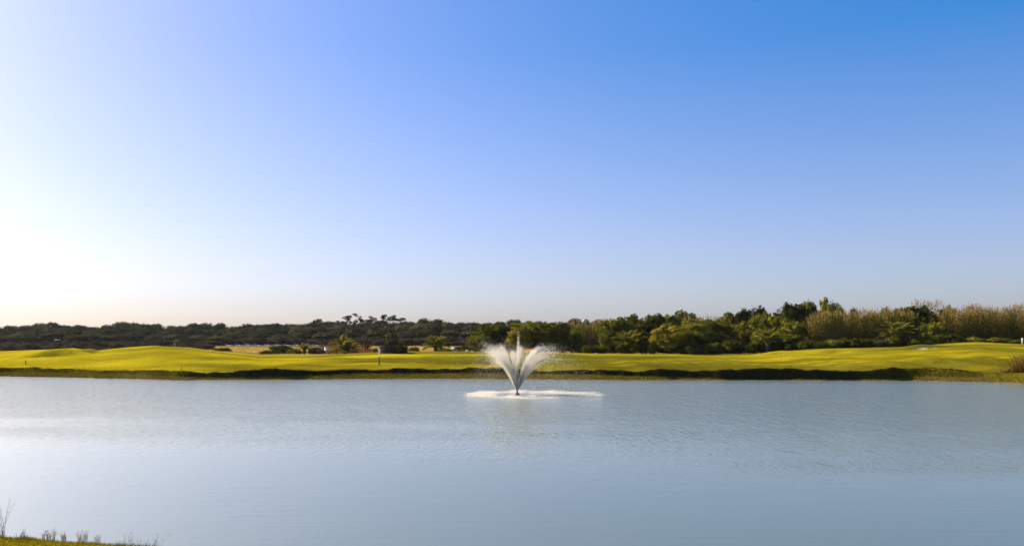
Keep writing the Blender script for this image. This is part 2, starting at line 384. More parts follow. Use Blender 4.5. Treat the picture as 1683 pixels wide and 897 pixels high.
quads = np.stack([idx[:-1, :-1], idx[:-1, 1:], idx[1:, 1:], idx[1:, :-1]], -1).reshape(-1, 4)
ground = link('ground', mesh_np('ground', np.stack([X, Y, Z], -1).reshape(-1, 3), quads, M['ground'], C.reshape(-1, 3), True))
tag(ground, kind='structure')

# lake surface: follows both shores, tucked half a metre into each bank below the land
xw = np.linspace(-170, 170, 171); a = near_shore(xw) - 0.5; b = far_shore(xw) + 0.5
lv = np.concatenate([np.stack([xw, a * (1 - u) + b * u, np.zeros_like(xw)], -1) for u in np.linspace(0, 1, 12)])
li = np.arange(12 * len(xw)).reshape(12, -1)
lq = np.stack([li[:-1, :-1], li[:-1, 1:], li[1:, 1:], li[1:, :-1]], -1).reshape(-1, 4)
tag(link('lake_water', mesh_np('lake_water', lv, lq, M['water'], None, True)), kind='structure')

# ------------------------------------------------------------------ foliage builders
def ico():
    p = (1 + 5 ** 0.5) / 2
    v = np.array([(-1, p, 0), (1, p, 0), (-1, -p, 0), (1, -p, 0), (0, -1, p), (0, 1, p), (0, -1, -p), (0, 1, -p), (p, 0, -1), (p, 0, 1), (-p, 0, -1), (-p, 0, 1)], float)
    v /= np.linalg.norm(v[0])
    f = np.array([(0, 11, 5), (0, 5, 1), (0, 1, 7), (0, 7, 10), (0, 10, 11), (1, 5, 9), (5, 11, 4), (11, 10, 2), (10, 7, 6), (7, 1, 8), (3, 9, 4), (3, 4, 2), (3, 2, 6), (3, 6, 8), (3, 8, 9), (4, 9, 5), (2, 4, 11), (6, 2, 10), (8, 6, 7), (9, 8, 1)])
    return v, f
ICO_V, ICO_F = ico()

def leaf_tris(P, Nn, size, g):
    """one triangle per point P with normals near Nn"""
    n = len(P); nn = Nn + g.normal(0, 0.32, (n, 3)); nn /= np.linalg.norm(nn, axis=1)[:, None]
    r = g.normal(0, 1, (n, 3)); a = np.cross(nn, r); a /= np.linalg.norm(a, axis=1)[:, None]; b = np.cross(nn, a)
    s = size * g.uniform(0.55, 1.35, (n, 1))
    v = np.stack([P + a * s, P - 0.5 * a * s + 0.6 * b * s, P - 0.5 * a * s - 0.6 * b * s], 1).reshape(-1, 3)
    return v, np.arange(3 * n).reshape(-1, 3)

def crown_mesh(name, mat, seed, lobes, nleaf, leaf, core=0.86):
    """lobes: list of (centre, radii). Leaves sit on and inside small sub-clumps over each lobe so the outline is broken."""
    g = np.random.default_rng(seed); mb = MB()
    area = np.array([(r[0] * r[1] + r[0] * r[2] + r[1] * r[2]) for c, r in lobes]); area /= area.sum()
    for (c, r), w in zip(lobes, area):
        c = np.array(c, float); r = np.array(r, float)
        mb.add(c + ICO_V * r * core * g.uniform(0.82, 1.1, (12, 1)), ICO_F)
        nt_ = max(30, int(nleaf * w)); ncl = max(6, nt_ // 22)
        d = g.normal(0, 1, (ncl, 3)); d[:, 2] = d[:, 2] * 0.9 + 0.25; d /= np.linalg.norm(d, axis=1)[:, None]
        cc = c + d * r * g.uniform(0.90, 1.02, (ncl, 1))
        k = g.integers(0, ncl, nt_)
        spread = 0.10 * float(np.mean(r)) + 0.05
        P = cc[k] + g.normal(0, 1, (nt_, 3)) * spread * np.array([1, 1, 0.7])
        v, f = leaf_tris(P, d[k], leaf, g); mb.add(v, f)
    return mb.mesh(name, mat)

def round_lobes(g, rx, rz, z0, n):
    """lobes of a rounded bushy crown about rx wide (radius), from z0 up to z0+2*rz"""
    out = [((0, 0, z0 + rz * 0.92), (rx * 0.74, rx * 0.74, rz * 0.86))]
    for i in range(n):
        d = g.normal(0, 1, 3); d[2] = d[2] * 0.8 + 0.35; d /= np.linalg.norm(d); q = g.uniform(0.22, 0.36)
        out.append(((d[0] * rx * 0.76, d[1] * rx * 0.76, max(z0 + rz * q, z0 + rz * (0.95 + 0.84 * d[2]))), (rx * q, rx * q, rz * q)))
    for i in range(n):
        an = 2 * math.pi * (i + g.uniform(-0.3, 0.3)) / n; el = g.uniform(-0.55, 0.75)
        c = (rx * 0.62 * math.cos(an) * math.cos(el), rx * 0.62 * math.sin(an) * math.cos(el), z0 + rz * (0.95 + 0.72 * math.sin(el)))
        s = g.uniform(0.30, 0.50); out.append((c, (rx * s, rx * s, rz * s * g.uniform(0.8, 1.1))))
    return out

def trunk_mesh(name, seed, h, r, spread, tips):
    g = random.Random(seed); mb = MB()
    top = (g.uniform(-.2, .2), g.uniform(-.2, .2), h)
    mb.tube([(0, 0, -0.4), (0.03, 0, h * 0.3), (g.uniform(-.15, .15), g.uniform(-.15, .15), h * 0.65), top], [r * 1.25, r, r * 0.8, r * 0.6], 7)
    for k in range(tips):
        an = 2 * math.pi * (k + g.uniform(-.3, .3)) / tips
        e = (spread * math.cos(an), spread * math.sin(an), h + spread * g.uniform(0.35, 0.9))
        mid = (top[0] * .5 + e[0] * 0.45, top[1] * .5 + e[1] * 0.45, h + (e[2] - h) * 0.35)
        mb.tube([(top[0] * .8, top[1] * .8, h * 0.86), mid, e], [r * 0.5, r * 0.33, r * 0.12], 5)
    return mb.mesh(name, M['bark'])

# unit crowns, about 1 m radius scaled later: build at real size instead, several variants of each kind
def bush_variant(seed, mat, rx, rz, nleaf, leaf, n=9, z0=0.0):
    g = np.random.default_rng(seed); return crown_mesh('crown', mat, seed, round_lobes(g, rx, rz, z0, n), nleaf, leaf)

def pine_variant(seed):
    """umbrella crown of a stone pine: radius 5, top at 10"""
    g = np.random.default_rng(seed); lb = [((0, 0, 7.4), (3.9, 3.9, 2.2))]
    for i in range(9):
        an = 2 * math.pi * (i + g.uniform(-.3, .3)) / 9; rr = g.uniform(2.6, 3.7)
        lb.append(((rr * math.cos(an), rr * math.sin(an), g.uniform(6.2, 7.6)), (g.uniform(1.3, 2.0), g.uniform(1.3, 2.0), g.uniform(0.9, 1.4))))
    for i in range(4):
        an = g.uniform(0, 6.28); lb.append(((1.7 * math.cos(an), 1.7 * math.sin(an), 8.5), (1.5, 1.5, 0.9)))
    for i in range(8):
        an = 2 * math.pi * (i + g.uniform(-.4, .4)) / 8; rr = g.uniform(1.6, 3.4)
        lb.append(((rr * math.cos(an), rr * math.sin(an), g.uniform(3.2, 5.4)), (g.uniform(1.3, 2.0), g.uniform(1.3, 2.0), g.uniform(1.0, 1.7))))
    return crown_mesh('crown', M['pine'], seed, lb, 6500, 0.26)

def euc_variant(seed):
    """open crown of separate clumps, top at about 15"""
    g = np.random.default_rng(seed); lb = []
    for i in range(13):
        an = g.uniform(0, 6.28); rr = g.uniform(0.4, 2.9); z = g.uniform(8.0, 14.2)
        s = g.uniform(0.5, 1.15); lb.append(((rr * math.cos(an), rr * math.sin(an), z), (s, s, s * 0.7)))
    return crown_mesh('crown', M['euc'], seed, lb, 2200, 0.26, core=0.3), lb

def euc_trunk(seed, lb):
    g = random.Random(seed); mb = MB(); mb.tube([(0, 0, -.4), (0.2, 0.1, 4), (-0.1, 0.1, 8), (0.1, 0, 12.5)], [0.34, 0.27, 0.2, 0.07], 7)
    for (c, r) in lb:
        z = max(3.5, c[2] - g.uniform(2, 4)); mb.tube([(0, 0.05, min(z, 11)), (c[0] * .55, c[1] * .55, (z + c[2]) / 2), c], [0.11, 0.07, 0.03], 4)
    return mb.mesh('trunk', M['bark'])

pines = [(pine_variant(100 + i), trunk_mesh('trunk', 100 + i, 6.0, 0.32, 2.6, 6)) for i in range(5)]
eucs = []
for i in range(4):
    c_, l_ = euc_variant(200 + i); eucs.append((c_, euc_trunk(200 + i, l_)))
tree_v = {}
for mat in ('dark', 'mid', 'yellow'):
    tree_v[mat] = [bush_variant(300 + 10 * i + hash_, M[mat], 3.0, 3.0, 13000, 0.17, 12) for i in range(3) for hash_ in [len(mat)]]
tree_trunks = [trunk_mesh('trunk', 400 + i, 2.2, 0.17, 1.6, 5) for i in range(3)]
shrub_v = {k: [bush_variant(500 + 7 * i + len(k), M[k], 1.0, 0.75, 3200, 0.085, 8, -0.12) for i in range(3)] for k in ('dark', 'mid', 'scrub', 'yellow')}
stem_v = [trunk_mesh('stem', 450 + i, 0.4, 0.05, 0.5, 5) for i in range(2)]

def plant(name, label, cat, group, x, y, z, variants, rz, s, trunkname='trunk'):
    root = empty(name, (x, y, z), rz, s); tag(root, label, cat, group)
    cm, tm = variants
    link('crown' if trunkname == 'trunk' else 'foliage', cm, root); link(trunkname, tm, root)
    return root

# ------------------------------------------------------------------ far pine wood: silhouette row, then rows in front of it
rr = random.Random(5)
def where(px):
    for lim, txt in ((150, 'beyond the low hollowed mound'), (345, 'beyond the tall smooth mound'), (500, 'behind the low white wall'), (680, 'under the eucalyptus trees'), (780, 'beyond the broad lone palm'), (950, 'beyond the fountain trees'), (9999, 'beyond the cane clump')):
        if px < lim: return txt
ROWS = {0: 'tall dark stone pine on the skyline', 1: 'dark domed stone pine in the middle of the wood', 2: 'dark low-crowned stone pine at the near edge of the wood'}
sil_px = [-60, 0, 40, 80, 130, 180, 215, 240, 270, 300, 335, 370, 410, 450, 490, 530, 570, 620, 660, 708, 743, 780, 830, 860, 900, 945, 985, 1040, 1120]
sil_py = [540, 538, 538, 531, 536, 534, 530.5, 530, 536, 533, 533.5, 534, 534, 532, 531, 530, 529, 529, 529, 525.5, 528, 530, 529, 528, 528, 527, 527, 528, 530]
def add_pine(px, py, D, wpx, row):
    x = PX(px, D); z0 = gz(x, D); h = PZ(py, D) - z0
    w = wpx / F * D / 10.6
    plant('stone_pine', ROWS[row] + ' ' + where(px), 'tree', 'stone pines in the far wood', x, D, z0, pines[rr.randrange(5)], rr.uniform(0, 6.28), (w, w, h / 9.5))
px = -70
while px < 1200:
    add_pine(px, np.interp(px, sil_px, sil_py) + rr.uniform(-3.0, 3.0), rr.uniform(345, 385), rr.uniform(28, 52), 0); px += rr.uniform(17, 26)
px = -60
while px < 1060:
    add_pine(px, np.interp(px, sil_px, sil_py) + rr.uniform(5, 9), rr.uniform(300, 330), rr.uniform(38, 54), 1); px += rr.uniform(20, 30)
px = -60
while px < 860:
    add_pine(px, np.interp(px, sil_px, sil_py) + rr.uniform(12, 19), rr.uniform(258, 282), rr.uniform(34, 56), 2); px += rr.uniform(24, 42)
for (px, py, w) in [(1403, 508.5, 24), (1455, 507.5, 30), (1478, 506.5, 34)]:
    x = PX(px, 190); z0 = gz(x, 190); h = PZ(py, 190) - z0
    plant('stone_pine', 'flat-topped pine showing just above the tan cane tops', 'tree', 'pines behind the cane bed', x, 190, z0, pines[rr.randrange(5)], rr.uniform(0, 6), (w / F * 190 / 10.6,) * 2 + (h / 9.5,))
# tall open eucalyptus above the pines
for (px, py, w) in [(522, 523, 22), (552, 526, 16), (570, 517, 22), (592, 513.5, 24), (612, 518, 22), (630, 516, 20), (646, 515.5, 22), (664, 521, 20)]:
    D = 335 + rr.uniform(-6, 6); z0 = gz(PX(px, D), D); h = PZ(py, D) - z0; w = w * 1.25 / F * D / 6.6
    plant('eucalyptus_tree', 'tall open-crowned eucalyptus with thin limbs rising above the stone pines', 'tree', 'eucalyptus above the pine wood', PX(px, D), D, z0, eucs[rr.randrange(4)], rr.uniform(0, 6), (w, w, h / 15.0))

# ------------------------------------------------------------------ trees round the right of the green
T = [  # px, top py, width px, D, kind, label
 (815, 533, 78, 142, 'dark', 'dark rounded evergreen tree behind the left plume of the fountain'),
 (790, 549, 40, 138, 'mid', 'small olive-green tree beside the pale sandy patch'),
 (886, 527.5, 100, 140, 'dark', 'broad dark evergreen tree with a sunlit flank behind the fountain'),
 (853, 540, 42, 136, 'yellow', 'sunlit yellowish tree directly behind the thin central jet'),
 (925, 538, 60, 145, 'mid', 'olive tree between the fountain trees and the small tan cane clump'),
 (1012, 526, 48, 141, 'mid', 'olive-green tree beside the small tan cane clump'),
 (1034, 518.5, 50, 150, 'dark', 'dark tree rising behind the leaning palm'),
 (1071, 516.5, 56, 143, 'dark', 'tall very dark round-topped tree between the leaning palm and the golden dome bush'),
 (1103, 519, 44, 158, 'mid', 'small round tree showing behind the golden dome bush'),
 (1128, 512.5, 52, 160, 'dark', 'flat-topped dark tree with bare stems behind the golden dome bush'),
 (1106, 534, 72, 135, 'yellow', 'golden-green dome-shaped bush tree lit along its top'),
 (1156, 527, 84, 142, 'mid', 'wide low olive tree with a tan fringe along its top'),
 (1196, 516, 50, 155, 'mid', 'olive tree behind the wide low tree with the tan fringe'),
 (1208, 513, 48, 158, 'dark', 'dark tree on the slope below the tall tree row'),
 (1239, 503.5, 44, 160, 'dark', 'dark tree with a smooth domed top at the start of the tall tree row'),
 (1252, 514, 40, 150, 'mid', 'olive tree in front of the dark domed tree'),
 (1297, 499, 52, 155, 'dark', 'large dark round tree in the tall tree row'),
 (1330, 498.5, 42, 156, 'yellow', 'sunlit yellow-green tree in the tall tree row'),
 (1364, 492.5, 42, 158, 'mid', 'tallest olive-green tree, standing at the end of the tall row above the cane'),
 (1216, 531, 52, 142, 'yellow', 'yellow-green bush tree below the dark domed tree'),
 (1272, 521, 44, 148, 'mid', 'pale olive tree below the large dark round tree'),
 (1300, 525, 46, 142, 'mid', 'olive tree overlapping the edge of the big cane bed'),
 (1170, 545, 70, 137, 'dark', 'low dark spreading tree under the wide tree with the tan fringe'),
 (1258, 545, 46, 137, 'mid', 'low olive tree above the palm that stands by the white sand bunker'),
 (1300, 549, 56, 136, 'dark', 'low dark tree behind the white sand bunker'),
 (1516, 503, 66, 146, 'dark', 'dark green tree standing between the two tan cane beds'),
 (1558, 502, 26, 150, 'dark', 'narrow dark tree at the edge of the tan cane bed'),
 (1490, 520, 44, 142, 'dark', 'dark tree behind the bushy palm among the cane'),
 (1535, 528, 44, 138, 'mid', 'low leafy tree under the dark tree between the cane beds'),
]
for i, (px, py, w, D, kd, lab) in enumerate(T):
    x = PX(px, D); z0 = gz(x, D) - 0.05; h = PZ(py, D) - z0
    sx_ = w / F * D / 5.3
    plant('broadleaf_tree', lab, 'tree', None, x, D, z0, (tree_v[kd][i % 3], tree_trunks[i % 3]), rr.uniform(0, 6.28), (sx_, sx_, h / 5.7))

for px, py, w in [(1392, 518, 46), (1428, 516, 44), (1462, 516, 46), (1585, 517, 44), (1622, 515, 46), (1660, 516, 44), (1700, 514, 50), (1740, 514, 50)]:
    x = PX(px, 157); z0 = gz(x, 157); h = PZ(py, 157) - z0; sx_ = w / F * 157 / 5.9
    plant('broadleaf_tree', 'dark tree mostly hidden behind the tall tan cane', 'tree', 'dark trees behind the cane', x, 157, z0, (tree_v['dark'][int(px) % 3], tree_trunks[0]), rr.uniform(0, 6), (sx_, sx_, h / 5.7))
# low dark shrubs closing the foot of the tree line
g = random.Random(11)
def shrub(px, py, w, D, kd, label, group, name='shrub'):
    x = PX(px, D); z0 = gz(x, D); h = max(0.4, PZ(py, D) - z0); s = w / F * D / 2.2
    plant(name, label, 'shrub', group, x, D, z0, (shrub_v[kd][g.randrange(3)], stem_v[g.randrange(2)]), g.uniform(0, 6.28), (s, s, h / 1.38), 'stem')
px = 955
while px < 1330:
    shrub(px, np.interp(px, [955, 1080, 1330], [566, 566, 560]) + g.uniform(-5, 5), g.uniform(20, 36), g.uniform(131, 134.5), g.choice(['dark', 'dark', 'dark', 'mid']), 'low dark evergreen shrub at the foot of the tree line', 'low shrubs under the trees'); px += g.uniform(12, 19)
px = 1325
while px < 1445:
    shrub(px, 559 + g.uniform(-5, 3), g.uniform(24, 40), g.uniform(130, 133), g.choice(['dark', 'mid']), 'low green hedge-like shrub in front of the cane bed', 'shrubs in front of the cane'); px += g.uniform(13, 20)
px = 1450
while px < 1720:
    shrub(px, np.interp(px, [1450, 1560, 1720], [556, 552, 556]) + g.uniform(-5, 5), g.uniform(16, 30), g.uniform(128, 131.5), g.choice(['dark', 'mid', 'scrub', 'yellow']), 'small mixed shrub behind the mown mound below the cane', 'shrubs behind the mound'); px += g.uniform(13, 22)
for (px, py, w, D, kd, lab) in [
 (365, 571, 38, 150, 'dark', 'dark low bush at the foot of the tall green mound'), (462, 567, 44, 162, 'dark', 'dark windswept bush in the dry field'), (443, 575, 40, 150, 'dark', 'low black-green bush in front of the windswept bush'),
 (484, 573, 30, 148, 'mid', 'olive bush beside the small bushy palm'), (520, 571, 36, 150, 'scrub', 'grey-brown bush between two palms'), (592, 565, 40, 156, 'dark', 'dark mounded bush right beside the palm in the rust-coloured scrub'),
 (622, 570, 30, 158, 'scrub', 'grey bush behind the stone planter'), (645, 548, 22, 230, 'dark', 'isolated round dark bush in the field behind the planter'), (682, 570, 24, 165, 'dark', 'small dark bush between the planter and the broad palm'),
 (540, 562, 34, 168, 'scrub', 'rust-tinted bush behind the white cabinet'), (770, 566, 46, 150, 'dark', 'low dark bush under the pale sandy patch'), (730, 571, 36, 145, 'mid', 'low olive bush at the foot of the broad palm')]:
    shrub(px, py, w, D, kd, lab, None)
# grey scrub between the green and the pine wood
px = -40
while px < 345:
    for D, dy in ((168, 566), (205, 560)):
        shrub(px + g.uniform(-8, 8), dy + g.uniform(-3, 4), g.uniform(26, 46), D + g.uniform(-12, 12), 'scrub', ('grey heathy scrub bush just past the green, ' if D < 190 else 'grey heathy scrub bush close under the pines, ') + where(px), 'heath scrub below the pine wood', 'heath_bush')
    px += g.uniform(16, 24)
px = 345
while px < 800:
    shrub(px, 553 + g.uniform(-3, 6), g.uniform(22, 46), (254 if px < 560 else 238) + g.uniform(-4, 6), 'scrub', 'grey scrub bush along the far edge of the dry field ' + where(px), 'scrub along the dry field', 'heath_bush'); px += g.uniform(15, 30)

px = -60
while px < 1080:
    shrub(px, 551 + g.uniform(-4, 4), g.uniform(30, 50), 290 + g.uniform(-4, 4), 'scrub', 'grey-green undergrowth bush among the pine trunks ' + where(px), 'undergrowth in the pine wood', 'heath_bush'); px += g.uniform(22, 30)

# ------------------------------------------------------------------ palms
def frond_mesh(seed, L=2.0, n=24):
    """one feather frond arching out along +X from the origin"""
    g_ = np.random.default_rng(seed); mb = MB(); pts = []
    for i in range(7):
        u = i / 6; pts.append((L * u * (1 - 0.12 * u), 0, L * (0.30 * u - 0.50 * u * u)))
    mb.tube(pts, [0.03, 0.026, 0.022, 0.018, 0.013, 0.009, 0.004], 4)
    for i in range(n):
        u = 0.10 + 0.9 * i / (n - 1); p = Vector((L * u * (1 - 0.12 * u), 0, L * (0.30 * u - 0.50 * u * u)))
        ll = L * 0.25 * math.sin(math.pi * (0.2 + 0.75 * u)) + 0.05
        for s in (-1, 1):
            tip = p + Vector((ll * 0.75, s * ll * 0.8, ll * (0.25 - 0.5 * u) + g_.uniform(-.05, .05)))
            wv = Vector((0.075, 0, 0.02)); mb.add([tuple(p - wv), tuple(p + wv), tuple(tip)], [(0, 1, 2)])
    return mb.mesh('frond', M['palm'])
fronds = [frond_mesh(i) for i in range(3)]
def palm_trunk(h):
    mb = MB(); prof = []
    for i in range(9):
        z = -0.3 + (h + 0.3) * i / 8; prof.append((0.26 + 0.05 * (i % 2) + 0.05 * (i / 8), z))
    prof.append((0.02, h + 0.12)); mb.lathe(prof, 9); return mb.mesh('trunk', M['bark'])
def palm(px, base_py, w, top_py, D, label, lean=0.0, n=30, group=None):
    x = PX(px, D); z0 = gz(x, D)
    hh = PZ(top_py, D) - z0; fl = w / F * D / 2.0
    th = max(0.25, hh - fl * 0.78)
    root = empty('palm_tree', (x, D, z0), rr.uniform(0, 6.28)); tag(root, label, 'palm', group)
    root.rotation_euler = (0, lean, 0)
    link('trunk', palm_trunk(th), root)
    for k in range(n):
        az = k * 2.39996; u = (k + 0.5) / n
        el = R(82 - 78 * u ** 0.8) + rr.uniform(-.08, .08)
        s = fl / 2.0 * rr.uniform(0.85, 1.12)
        link('frond', fronds[k % 3], root, (0.1 * math.cos(az), 0.1 * math.sin(az), th), (0, -el, az), (s, s * 1.05, s))
palm(567, 580, 66, 556, 143, 'arching feather palm growing in rust-coloured scrub behind the green', n=28)
palm(716, 577, 54, 551, 140, 'broad feather palm standing alone at the edge of the green near the pale sandy patch', n=34)
palm(500, 583, 30, 563, 141, 'small bushy palm next to the white cabinet', n=22)
palm(290, 566, 16, 557, 160, 'tiny palm peeping over the tall green mound', n=16)
palm(1034, 583, 62, 543, 133, 'tall feather palm with a bare base in front of the dark tree line', lean=0.06, n=34)
palm(1262, 577, 58, 541, 131, 'palm arching over the green beside the white sand bunker', n=30)
palm(1474, 567, 64, 528, 131, 'bushy palm in front of the tan cane bed', n=32)
palm(1126, 581, 40, 548, 133, 'sparse grey-stemmed palm in the dark hollow beside the golden dome bush', n=18)

# ------------------------------------------------------------------ giant cane beds (uncountable)
def cane_bed(name, px0, px1, D0, D1, toppy, n, seed, label, plume=0.35, green=0.6):
    g_ = np.random.default_rng(seed); V = []; Tq = []; Cc = []; k = 0
    tan = np.array((0.225, 0.152, 0.026)); tan2 = np.array((0.28, 0.19, 0.06)); grn = np.array((0.055, 0.058, 0.010)); brn = np.array((0.10, 0.065, 0.028))
    for i in range(n):
        D = g_.uniform(D0, D1); px = g_.uniform(px0, px1); x = PX(px, D); z0 = gz(x, D) - 0.05
        tp = float(np.interp(px, *toppy)) + g_.normal(0, 2.0) + (D1 - D) * 1.1 * g_.random() + 5 * noise1(px, seed, 11.0) * (D < D1 - 2) + 3 * noise1(px, seed + 5, 4.0)
        ht = PZ(tp, D) - z0; lean = g_.normal(0, 0.09, 2) * ht * 0.7
        def at(u): return np.array((x + lean[0] * u * u, D + lean[1] * u * u, z0 + ht * u))
        base = tan * g_.uniform(0.6, 1.2); isg = g_.random() < green * (1.0 if noise1(px, seed + 1, 9.0) > -0.3 else 2.0)
        cl = grn * g_.uniform(0.7, 1.6) if isg else base
        w = 0.014; side = np.array((math.cos(g_.uniform(0, 6.28)), math.sin(g_.uniform(0, 6.28)), 0))
        a, b = at(0), at(1.0)
        V += [a - side * w, a + side * w, b]; Tq.append((k, k + 1, k + 2)); Cc += [brn] * 3; k += 3
        for j in range(20):
            u = g_.uniform(0.05, 0.97); p = at(u); an = g_.uniform(0, 6.28); L = g_.uniform(0.35, 0.85)
            dv = np.array((math.cos(an) * 0.75, math.sin(an) * 0.75, g_.uniform(-0.15, 0.75))) * L
            sd = np.array((-math.sin(an), math.cos(an), 0.3)) * 0.065
            cc = cl if (isg or u > 0.5 + g_.normal(0, 0.14) + 0.25 * noise1(px, seed + 3, 8.0)) else grn * g_.uniform(0.5, 1.5)
            V += [p - sd, p + sd, p + dv]; Tq.append((k, k + 1, k + 2)); Cc += [cc] * 3; k += 3
        if g_.random() < plume:
            ph = g_.uniform(0.4, 0.9)
            for j in range(7):
                u = j / 7; p = at(1.0) + np.array((0, 0, ph * (u - 0.45))); an = g_.uniform(0, 6.28)
                dv = np.array((math.cos(an) * 0.16 * (1 - u * .7), math.sin(an) * 0.16 * (1 - u * .7), 0.28)); sd = np.array((-math.sin(an), math.cos(an), 0)) * 0.035
                V += [p - sd, p + sd, p + dv]; Tq.append((k, k + 1, k + 2)); Cc += [tan2 * g_.uniform(0.8, 1.25)] * 3; k += 3
    o = link(name, mesh_np(name, np.array(V), np.array(Tq), M['tint'], np.array(Cc)))
    return tag(o, label, 'reeds', None, 'stuff')
cane_bed('giant_cane', 938, 1004, 146, 153, ([938, 970, 1004], [533, 530, 532]), 330, 1, 'small clump of tan cane among the dark trees')
cane_bed('giant_cane', 1325, 1502, 138, 150, ([1325, 1340, 1400, 1440, 1502], [522, 516, 514, 511, 511]), 1300, 2, 'long bed of tan feathery cane in front of the tall tree row')
cane_bed('giant_cane', 1546, 1790, 135, 148, ([1546, 1580, 1683, 1790], [510, 507, 507, 508]), 1900, 3, 'tall bed of tan cane with plumed tips behind the mown mound', 0.45, 0.5)
cane_bed('giant_cane', 1500, 1550, 150, 155, ([1500, 1550], [497, 499]), 110, 4, 'sparse cane plumes standing up behind the dark green tree', 0.9, 0.1)
cane_bed('giant_cane', 1120, 1200, 146, 149, ([1120, 1150, 1200], [526, 524, 524]), 260, 8, 'tan cane fringe behind the wide low olive tree', 0.3, 0.4)

def grass_field(name, n, xs, ys, zs, hgt, wid, cols, seed, label, cat, lean=0.35):
    g_ = np.random.default_rng(seed)
    an = g_.uniform(0, 6.28, n); h = hgt * g_.uniform(0.5, 1.3, n)
    base = np.stack([xs, ys, zs - 0.02], -1); sd = np.stack([np.cos(an), np.sin(an), np.zeros(n)], -1) * wid
    tip = base + np.stack([g_.normal(0, lean, n) * h, g_.normal(0, lean, n) * h, h], -1)
    v = np.stack([base - sd, base + sd, tip], 1).reshape(-1, 3)
    o = link(name, mesh_np(name, v, np.arange(3 * n).reshape(-1, 3), M['tint'], np.repeat(cols, 3, 0)))
    return tag(o, label, cat, None, 'stuff')

# dry field: golden grass beyond the green
n = 26000; D_ = rng.uniform(140, 232, n); px_ = rng.uniform(330, 830, n); xs = PX(px_, D_)
cc = np.array((0.36, 0.25, 0.075)) * rng.uniform(0.6, 1.25, (n, 1)); cc[rng.random(n) < 0.12] = (0.30, 0.13, 0.035)
grass_field('dry_grass', n, xs, D_, land(xs, D_), 0.32, 0.05, cc, 41, 'dry golden grass field below the pine wood', 'grass')
n = 5000; D_ = rng.uniform(150, 168, n); px_ = np.clip(rng.normal(566, 17, n), 525, 610); xs = PX(px_, D_)
grass_field('rusty_scrub', n, xs, D_, land(xs, D_), 1.7, 0.07, np.array((0.30, 0.15, 0.05)) * rng.uniform(0.5, 1.3, (n, 1)), 42, 'rust-coloured dry scrub around the arching palm', 'scrub')

# far bank: rough overhanging grass along the lip and tufts on the shelf
n = 30000; xs = rng.uniform(-62, 58, n); shx = shelf(xs); pxb = W / 2 + F * xs / 78
wf = 0.35 + np.interp(pxb, [180, 420, 1380, 1580], [0.5, 0, 0, 0.5])
dd = 0.15 + 1.5 * shx + wf * rng.uniform(0.0, 1.15, n); ysb = far_shore(xs) + dd
cb = np.array((0.030, 0.030, 0.007)) * rng.uniform(0.5, 1.5, (n, 1))
lt = rng.random(n) < np.interp(pxb, [180, 420, 1380, 1580], [0.65, 0.12, 0.12, 0.65]) * (0.9 + 0.9 * noise1(xs, 52, 1.6)); cb[lt] = np.array((0.17, 0.14, 0.012)) * rng.uniform(0.6, 1.2, (lt.sum(), 1))  # paler blades at the bank's ends paint it as sunlit
grass_field('bank_grass', n, xs, ysb, land(xs, ysb), 0.10, 0.03, cb, 43, 'rough dark grass hanging along the lip of the far bank', 'grass', 0.6)
n = 26000; xs = rng.uniform(-62, 58, n); shx = shelf(xs); ysb = far_shore(xs) + rng.uniform(0.05, 1.0, n) * (0.15 + 1.5 * shx)
keep = rng.random(n) < shx; xs = xs[keep]; ysb = ysb[keep]; n = len(xs)
cb = np.array((0.13, 0.105, 0.016)) * rng.uniform(0.5, 1.4, (n, 1)); bw = noise1(xs, 51, 2.5) > 0.45; cb[bw] = np.array((0.18, 0.12, 0.05)) * rng.uniform(0.7, 1.2, (bw.sum(), 1))
grass_field('shore_grass', n, xs, ysb, land(xs, ysb), 0.16, 0.03, cb, 44, 'olive and straw grass on the low shelf at the far waterline', 'grass', 0.5)
# lawn sward on the far green nearest the water, uneven tufts
n = 60000; xs = rng.uniform(-66, 66, n); ysb = far_shore(xs) + 2.4 + 32 * rng.random(n) ** 1.6
ok = np.abs(xs / ysb) < 0.70; xs = xs[ok]; ysb = ysb[ok]; n = len(xs)
cb = np.array((0.22, 0.175, 0.004)) * rng.uniform(0.5, 1.15, (n, 1))
grass_field('lawn_grass', n, xs, ysb, land(xs, ysb), 0.06, 0.03, cb, 45, 'short sunlit turf of the golf green across the water', 'grass', 0.5)

# dry reed clump on the shore at the right
def reed_clump(name, x, y, z, rad, h, n, seed, label):
    g_ = np.random.default_rng(seed); V = []; Tq = []; Cc = []; k = 0
    for i in range(n):
        a_ = g_.uniform(0, 6.28); r_ = rad * math.sqrt(g_.random()); bx, by = r_ * math.cos(a_), r_ * math.sin(a_); hh = h * g_.uniform(0.45, 1.05) * (1 - 0.35 * r_ / rad)
        ln = np.array((g_.normal(0.25 * bx / rad, 0.16), g_.normal(0.25 * by / rad, 0.16), 1.0)); an = g_.uniform(0, 6.28); sd = np.array((math.cos(an), math.sin(an), 0)) * 0.02
        p0 = np.array((bx, by, -0.1)); p1 = p0 + ln * hh * 0.6; p2 = p0 + ln * hh + np.array((ln[0], ln[1], -0.15)) * hh * 0.25
        c0 = np.array((0.10, 0.075, 0.016)) * g_.uniform(0.4, 1.0); c1 = np.array((0.25, 0.17, 0.035)) * g_.uniform(0.5, 1.2)
        V += [p0 - sd, p0 + sd, p1 + sd * 1.6, p1 - sd * 1.6, p2]; Tq += [(k, k + 1, k + 2), (k, k + 2, k + 3), (k + 3, k + 2, k + 4)]; Cc += [c0, c0, c1, c1, c1]; k += 5
    o = link(name, mesh_np(name, np.array(V), np.array(Tq), M['tint'], np.array(Cc)), None, (x, y, z))
    return tag(o, label, 'reeds')
